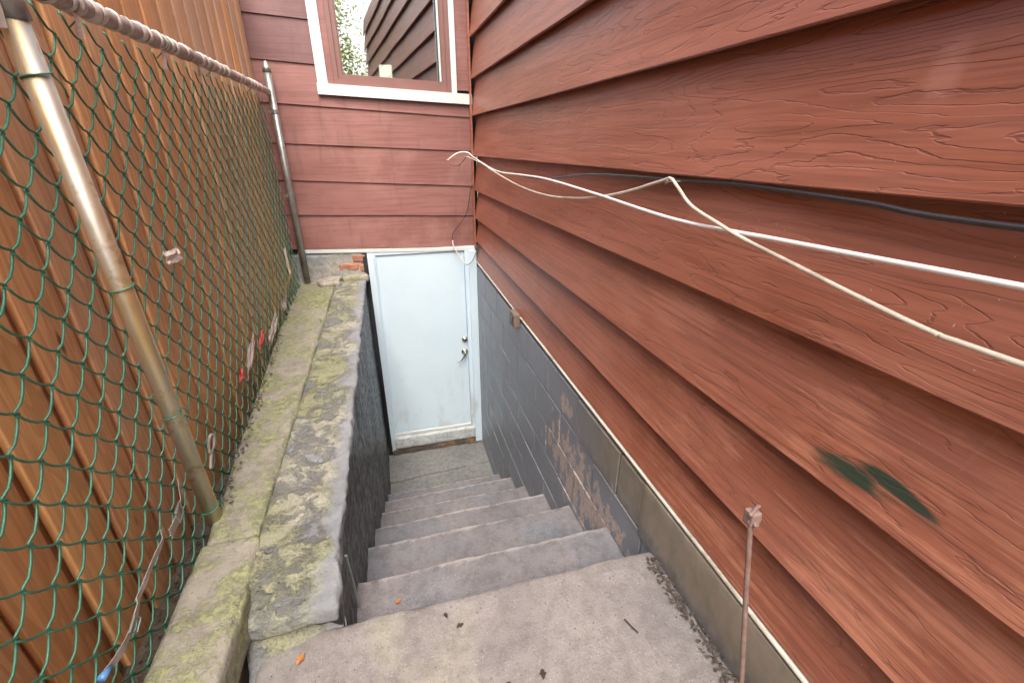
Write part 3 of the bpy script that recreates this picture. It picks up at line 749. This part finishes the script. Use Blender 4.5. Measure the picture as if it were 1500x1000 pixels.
# ---------------------------------------------------------------- tall board fence behind the wire
bf = thing('board_fence', 'tall cedar board fence with warm orange planks behind the green wire', 'fence', (-.86, 1.8, -1.3))
WA, WB = Vector((-.825, -2.0)), Vector((-.800, 3.99)); wd_ = (WB-WA).normalized(); wlen = (WB-WA).length; wang = math.atan2(wd_.y, wd_.x)-math.pi/2
def plank(wd, th, v):
    r_ = random.Random(v)
    return slab(-th, 0, 0, wd, -1.36, 1.02, .09, .004, .0015, 2., .0, lambda p: Vector((p.x+.003*noise.noise(Vector((0, p.y*4+v, p.z*.9))), p.y, p.z)), v)
bw = [meshdata('board', plank(.138, .019, v), 'wood', True) for v in range(5)]; nwm = [meshdata('board', plank(.10, .017, v+9), 'wood', True) for v in range(3)]
s = 0; k = 0
while s+.14 < wlen:
    p = WA+wd_*s; inst('board', bw[k % 5], (p.x+random.uniform(-.004, .004), p.y, random.uniform(-.006, .006)), bf, wang+random.uniform(-.012, .012))
    q = WA+wd_*(s+.122); inst('board', nwm[k % 3], (q.x-.021, q.y, 0), bf, wang)
    s += .138+.028+random.uniform(-.004, .006); k += 1
for z in (-.95, .75): mk('fence_rail', hexa([(WA.x-.095, WA.y, z), (WA.x-.045, WA.y, z), (WB.x-.045, WB.y, z), (WB.x-.095, WB.y, z), (WA.x-.095, WA.y, z+.09), (WA.x-.045, WA.y, z+.09), (WB.x-.045, WB.y, z+.09), (WB.x-.095, WB.y, z+.09)]), 'wood', bf)

# ---------------------------------------------------------------- cables on the side wall
def lerp_r(a, n): return a
wc = thing('white_cable', 'thick glossy white cable sagging along the clapboard wall with cut end', 'cable', (.70, 2.0, -.18))
mk('sheath', tube(smooth_pts([(.53, 3.90, -.128), (.60, 3.88, -.088), (.668, 3.84, -.085), (.698, 3.70, -.12), (.703, 3.01, -.175), (.701, 2.4, -.163), (.70, 2.01, -.155), (.70, 1.5, -.166), (.70, 1.025, -.181), (.70, .68, -.1685), (.70, .328, -.154), (.70, -.1, -.137), (.705, -1.2, -.10), (.715, -2.9, -.06)], 10), .0044, 12), 'cable_white', wc, True)
mk('frayed_end', tube([(.53, 3.90, -.128), (.52, 3.90, -.140), (.505, 3.895, -.138)], .004, 6, lambda i: .006-.002*i), 'wrap', wc)
cc = thing('cream_cable', 'thin cream cable looping over a nail on the clapboard wall', 'cable', (.705, 2.0, -.2))
CP = [(.665, 3.86, -.115), (.690, 3.78, -.128), (.697, 3.4, -.150), (.693, 3.034, -.180), (.705, 2.468, -.222), (.706, 2.017, -.225), (.707, 1.629, -.196), (.710, 1.338, -.15), (.712, 1.12, -.098), (.708, 1.070, -.088), (.704, 1.03, -.104), (.700, .96, -.140), (.690, .85, -.162), (.688, .755, -.181), (.70, .617, -.207), (.703, .521, -.223), (.705, .395, -.240), (.705, .299, -.241), (.712, -.5, -.25), (.715, -2.9, -.28)]
mk('sheath', tube(smooth_pts(CP, 8), .0041, 10), 'cable_cream', cc, True)
mk('nail', join(tube([(.745, 1.075, -.096), (.700, 1.075, -.096)], .0022, 8), tube([(.701, 1.075, -.096), (.698, 1.075, -.096)], .006, 10)), 'galv', cc)
mk('conductor', tube(smooth_pts([(.665, 3.86, -.115), (.62, 3.87, -.165), (.585, 3.885, -.185), (.53, 3.89, -.178)]), .0026, 6), 'cable_black', cc, True)
mk('conductor', tube(smooth_pts([(.66, 3.86, -.115), (.615, 3.87, -.17), (.60, 3.885, -.205), (.588, 3.89, -.222)]), .0024, 6), 'copper', cc, True)
mk('conductor', tube(smooth_pts([(.60, 3.885, -.205), (.603, 3.88, -.222), (.612, 3.88, -.228)]), .0022, 6), 'copper', cc, True)
kc = mk('black_cable', tube(smooth_pts([(.700, 3.75, -.120), (.708, 3.2, -.165), (.712, 2.4, -.168), (.716, 2.066, -.159), (.728, 1.6, -.112), (.744, 1.111, -.094), (.742, .865, -.086), (.740, .579, -.090), (.739, .361, -.096), (.74, -.6, -.072), (.744, -2.9, -.05)], 8), .0045, 10), 'cable_black', None, True)
tag(kc, 'black cable tucked under a clapboard edge above the white cable', 'cable')
dw = thing('loose_wire', 'black and white loose wire dangling in front of door top', 'wire', (.62, 3.93, -1.0))
mk('black_length', tube(smooth_pts([(.735, 3.94, -.335), (.705, 3.94, -.37), (.690, 3.94, -.43), (.662, 3.935, -.553), (.60, 3.93, -.65), (.535, 3.93, -.725), (.523, 3.93, -.775), (.526, 3.93, -.80)]), .0034, 8), 'cable_black', dw, True)
mk('white_length', tube(smooth_pts([(.525, 3.93, -.79), (.530, 3.93, -.84), (.575, 3.925, -.93), (.628, 3.92, -1.005)]), .0048, 8), 'cable_white', dw, True)
mk('black_tail', tube(smooth_pts([(.625, 3.92, -1.002), (.65, 3.92, -1.012), (.69, 3.93, -.985), (.728, 3.945, -.92), (.742, 3.96, -.90)]), .003, 8), 'cable_black', dw, True)

# ---------------------------------------------------------------- iron stake by the landing edge
sk_ = thing('iron_stake', 'thin rusty iron stake with a clamp on top beside clapboard wall', 'stake', (.661, .41, -1.26))
mk('rod', tube(smooth_pts([(.658, .418, -1.29), (.637, .443, -1.07), (.616, .469, -.86), (.595, .494, -.645)], 6), .0052, 10), 'rust', sk_, True)
mk('clamp', slab(-.012, .012, -.011, .011, -.016, .014, .006, .003, .002, 60., .002, lambda p: p+Vector((.602, .497, -.643))), 'rust', sk_, True)
mk('clamp_ear', join(tube(smooth_pts([(.584, .488, -.624), (.59, .491, -.629), (.602, .497, -.628), (.614, .503, -.629), (.624, .508, -.634)], 4), .004, 8)), 'rust', sk_, True)
mk('bolt', tube([(.600, .488, -.650), (.597, .479, -.652)], .0045, 6), 'rust', sk_)

# ---------------------------------------------------------------- rags, straps and scraps caught in the wire
def fx(y, d=.02): return FA.x+(FB.x-FA.x)*(y-FA.y)/(FB.y-FA.y)+d
s1 = thing('webbing_strap', 'grey webbing strap with buckle and blue tip hanging in the wire', 'strap', (-.66, .85, -1.03), 'straps caught in the wire')
mk('band', ribbon([(fx(.77), .77, -1.005), (fx(.82), .82, -1.02), (fx(.87), .87, -1.02), (fx(.92), .92, -1.003), (fx(.935), .935, -.985)], .020, (0, -.4, 1), .0016, .2), 'strap', s1)
mk('buckle', join(tube([(fx(.87)+.006, .86, -1.008), (fx(.9)+.006, .89, -.998)], .0022, 6), tube([(fx(.87)+.006, .875, -1.035), (fx(.9)+.006, .905, -1.022)], .0022, 6), tube([(fx(.87)+.006, .86, -1.008), (fx(.87)+.006, .875, -1.035)], .0022, 6), tube([(fx(.9)+.006, .89, -.998), (fx(.9)+.006, .905, -1.022)], .0022, 6)), 'galv', s1)
mk('blue_tip', tube([(fx(.755), .755, -1.000), (fx(.79), .785, -1.010)], .0085, 8, lambda i: .0085-.002*i), 'blue', s1, True)
s2 = mk('webbing_strap', ribbon([(fx(.93), .925, -.99), (fx(.96), .97, -.985), (fx(1.02), 1.03, -.975), (fx(1.08), 1.09, -.972), (fx(1.12), 1.105, -.945)], .018, (0, -.4, 1), .0016, .2), 'strap'); tag(s2, 'plain grey strap end stretched slantwise behind green wire', 'strap', 'straps caught in the wire')
s3 = thing('webbing_strap', 'folded grey strap with open buckle beside the gold post foot', 'strap', (-.66, 1.2, -1.03), 'straps caught in the wire')
mk('band', ribbon([(fx(1.12), 1.13, -.99), (fx(1.18), 1.19, -.985), (fx(1.22), 1.24, -.955), (fx(1.22), 1.25, -.91)], .034, (0, -.4, 1), .0016, .4), 'strap', s3)
mk('buckle', join(*[tube([a, b], .0022, 6) for a, b in zip([(-.665, 1.17, -.955), (-.665, 1.205, -.945), (-.665, 1.21, -.985), (-.665, 1.175, -.995)], [(-.665, 1.205, -.945), (-.665, 1.21, -.985), (-.665, 1.175, -.995), (-.665, 1.17, -.955)])]), 'galv', s3)
def scrap(name, c, w_, h_, mat, seed, dz=(0, 0, 1), label='', cat='scrap', group=None):
    V, F = [], []; n = 7
    for th in (0, .0012):
        for j in range(n+1):
            for i in range(n+1):
                u, v = i/n-.5, j/n-.5
                V.append((c[0]+th+.010*noise.noise(Vector((u*3+seed, v*3, seed))), c[1]+u*w_*(1+.3*noise.noise(Vector((v*5, seed, 0))))+dz[1]*v*h_, c[2]+v*h_*(1+.4*noise.noise(Vector((u*5, seed, 3))))+.25*u*w_*dz[0]))
    N = (n+1)**2
    for j in range(n):
        for i in range(n):
            a = j*(n+1)+i; F.append((a, a+1, a+n+2, a+n+1)); F.append((N+a, N+a+n+1, N+a+n+2, N+a+1))
    for i in range(n):
        for a, b in ((i, i+1), (n*(n+1)+i+1, n*(n+1)+i)): F.append((b, a, N+a, N+b))
        for a, b in (((i+1)*(n+1), i*(n+1)), (i*(n+1)+n, (i+1)*(n+1)+n)): F.append((b, a, N+a, N+b))
    return tag(mk(name, (V, F), mat), label, cat, group)
scrap('paper_scrap', (fx(1.70, .012), 1.70, -.345), .105, .04, 'paper', 2.2, (-.3, 0, 0), 'torn white paper scrap stuck in the wire fence', 'paper')
scrap('red_ribbon', (fx(2.40, .012), 2.42, -.945), .11, .035, 'red', 4.4, (1.4, .3, 0), 'red plastic strip above grey rag in the wire', 'ribbon')
scrap('red_ribbon', (fx(2.0, .012), 2.0, -.945), .06, .03, 'red', 6.1, (.8, .3, 0), 'small red plastic strip below grey rag in the wire', 'ribbon')
scrap('grey_rag', (fx(2.2, .010), 2.2, -.935), .20, .07, 'strap', 8.3, (1.6, .5, 0), 'crumpled grey rag in the wire between two red strips', 'rag')
scrap('grey_rag', (fx(2.72, .010), 2.72, -1.0), .24, .07, 'strap', 1.7, (.9, .2, 0), 'grey rag in the wire close to the mossy kerb, beyond red strips', 'rag')
scrap('grey_rag', (fx(3.15, .010), 3.15, -.985), .14, .06, 'strap', 5.2, (.9, -.5, 0), 'small curled grey rag in the wire near tan tape', 'rag')
tp = mk('tape_strip', ribbon([(fx(3.15, .03), 3.15, -.90), (fx(3.4, .035), 3.4, -.87), (fx(3.6, .04), 3.62, -.83), (fx(3.8, .045), 3.85, -.80)], .03, (0, -.3, 1), .001, .5), 'tan'); tag(tp, 'tan tape strip slanting across wire beside far steel post', 'tape')
scrap('white_rag', (fx(3.5, .012), 3.5, -.80), .07, .22, 'paper', 3.9, (0, -.2, 0), 'ragged white plastic strip hanging beside far steel post', 'rag')
lp = mk('rope_loop', tube(smooth_pts([(fx(1.5), 1.49, -.985), (fx(1.5), 1.50, -.955), (fx(1.5), 1.53, -.94), (fx(1.5), 1.55, -.955), (fx(1.5), 1.53, -.985), (fx(1.5), 1.50, -.99), (fx(1.5), 1.46, -1.03)]), .005, 8), 'strap', None, True); tag(lp, 'small grey rope loop hanging in the wire beyond the gold post', 'rope')

# ---------------------------------------------------------------- leaves and twigs on the concrete
def leaf(c, L, wd, ang, mat, label, group=None, cat='leaf', nm='fallen_leaf'):
    V, F = [], []; ca, sa = math.cos(ang), math.sin(ang); n = 6
    for th in (0, .001):
        for i in range(n+1):
            t = i/n; ww = wd*math.sin(math.pi*min(.97, max(.04, t)))*(1+.3*math.sin(t*17))/2
            for s in (-1, 0, 1):
                a, b = (t-.5)*L, s*ww; V.append((c[0]+a*ca-b*sa, c[1]+a*sa+b*ca, c[2]+th+abs(s)*.003+.002*math.sin(t*5)))
    N = 3*(n+1)
    for i in range(n):
        for s in range(2):
            a = 3*i+s; F.append((a, a+3, a+4, a+1)); F.append((N+a, N+a+1, N+a+4, N+a+3))
        a = 3*i; F.append((a, N+a, N+a+3, a+3)); a = 3*i+2; F.append((a, a+3, N+a+3, N+a))
    F.append((0, 1, N+1, N)); F.append((1, 2, N+2, N+1)); a = 3*n; F.append((a, N+a, N+a+1, a+1)); F.append((a+1, N+a+1, N+a+2, a+2))
    return tag(mk(nm, (V, F), mat), label, cat, group)
leaf((-.105, 1.12, -1.455), .022, .018, .6, 'leaf_dry', 'small orange leaf lying on the step below the landing')
leaf((-.345, .86, -1.247), .032, .018, 1.1, 'leaf_dry', 'orange leaf scrap at the foot of the grey render')
leaf((.075, .84, -1.247), .022, .012, .4, 'leaf_dark', 'dark leaf bit on the landing close to the stair edge', 'dark leaf bits on the landing')
leaf((.26, .66, -1.247), .026, .016, 1.4, 'leaf_dark', 'dark leaf bit on the landing well back from the stair edge', 'dark leaf bits on the landing')
leaf((.04, .88, -1.247), .018, .010, 1.9, 'leaf_dark', 'dark leaf bit on the landing close to the stair edge', 'dark leaf bits on the landing')
leaf((.17, .66, -1.247), .015, .010, 2.4, 'leaf_dark', 'dark leaf bit on the landing well back from the stair edge', 'dark leaf bits on the landing')
tw = mk('twig', tube([(.53, .735, -1.243), (.538, .71, -1.242), (.548, .69, -1.243)], .0022, 6), 'leaf_dark'); tag(tw, 'short black twig lying on the landing concrete', 'twig')
# leaf litter and grit in the slots beside the kerb and along the foundation
def litter():
    V, F = [], []; rr = random.Random(3)
    spots = [(rr.uniform(-.80, -.66)-.04*0, rr.uniform(.2, 3.9), -1.30) for _ in range(1500)]
    spots += [(kx0(y)+rr.gauss(.02, .014), y, -1.078) for y in [rr.uniform(1.3, 3.9) for _ in range(260)]]
    spots += [(.70+rr.gauss(.012, .012), rr.uniform(.1, .9), -1.247) for _ in range(420)]
    for x, y, z in spots:
        x = min(x, .73); s_ = rr.uniform(.003, .011); a = rr.uniform(0, 6.3); z += rr.uniform(0, .008); t = rr.uniform(-.5, .5)
        dx, dy = math.cos(a)*s_, math.sin(a)*s_; n = len(V)
        V += [(x-dx, y-dy, z), (x+dy*.5, y-dx*.5, z+t*s_), (x+dx, y+dy, z+.003), (x-dy*.5, y+dx*.5, z-t*s_+.001), (x, y, z-.003)]
        F += [(n, n+1, n+2, n+3), (n, n+4, n+1), (n+1, n+4, n+2), (n+2, n+4, n+3), (n+3, n+4, n)]
    return V, F
lt = mk('leaf_litter', litter(), 'litter'); lt['kind'] = 'stuff'

# ---------------------------------------------------------------- trees in the yard behind the photographer (they show in the window)
def tree(x, y, h, seed, label):
    t = thing('garden_tree', label, 'tree', (x, y, -1.31)); r_ = random.Random(seed)
    V, F = tube(smooth_pts([(x, y, -1.33), (x+.1, y+.05, h*.3-1.3), (x-.05, y+.1, h*.6-1.3), (x+.1, y, h*.9-1.3)], 4), .12, 10, lambda i: .14-.009*i)
    br = [(V, F)]; tips = []
    for k in range(22):
        a = r_.uniform(0, 6.3); z0 = -1.3+h*r_.uniform(.12, .85); L = r_.uniform(.7, 1.6); e = (x+math.cos(a)*L, y+math.sin(a)*L, z0+r_.uniform(.2, 1.)); tips.append(e)
        br.append(tube(smooth_pts([(x, y, z0), ((x+e[0])/2, (y+e[1])/2, z0+.15), e], 3), .04, 6, lambda i: .045-.005*i))
    mk('trunk', join(*br), 'bark', t, True)
    V, F = [], []
    for k in range(9000):
        c = r_.choice(tips); p = Vector(c)+Vector((r_.gauss(0, .45), r_.gauss(0, .45), r_.gauss(0, .6))); s_ = r_.uniform(.04, .09)
        u = Vector((r_.gauss(0, 1), r_.gauss(0, 1), r_.gauss(0, .6))).normalized(); v = u.cross(Vector((r_.gauss(0, 1), r_.gauss(0, 1), r_.gauss(0, 1)))).normalized(); n = len(V)
        V += [tuple(p-u*s_), tuple(p+v*s_*.45), tuple(p+u*s_), tuple(p-v*s_*.45)]; F.append((n, n+1, n+2, n+3))
    mk('crown', (V, F), 'foliage', t)
tree(-2.3, -7.5, 5.2, 1, 'leafy green tree reflected at the edge of the window pane')
tree(-.4, -9.5, 6.0, 2, 'taller yellow-green tree reflected in the window pane')
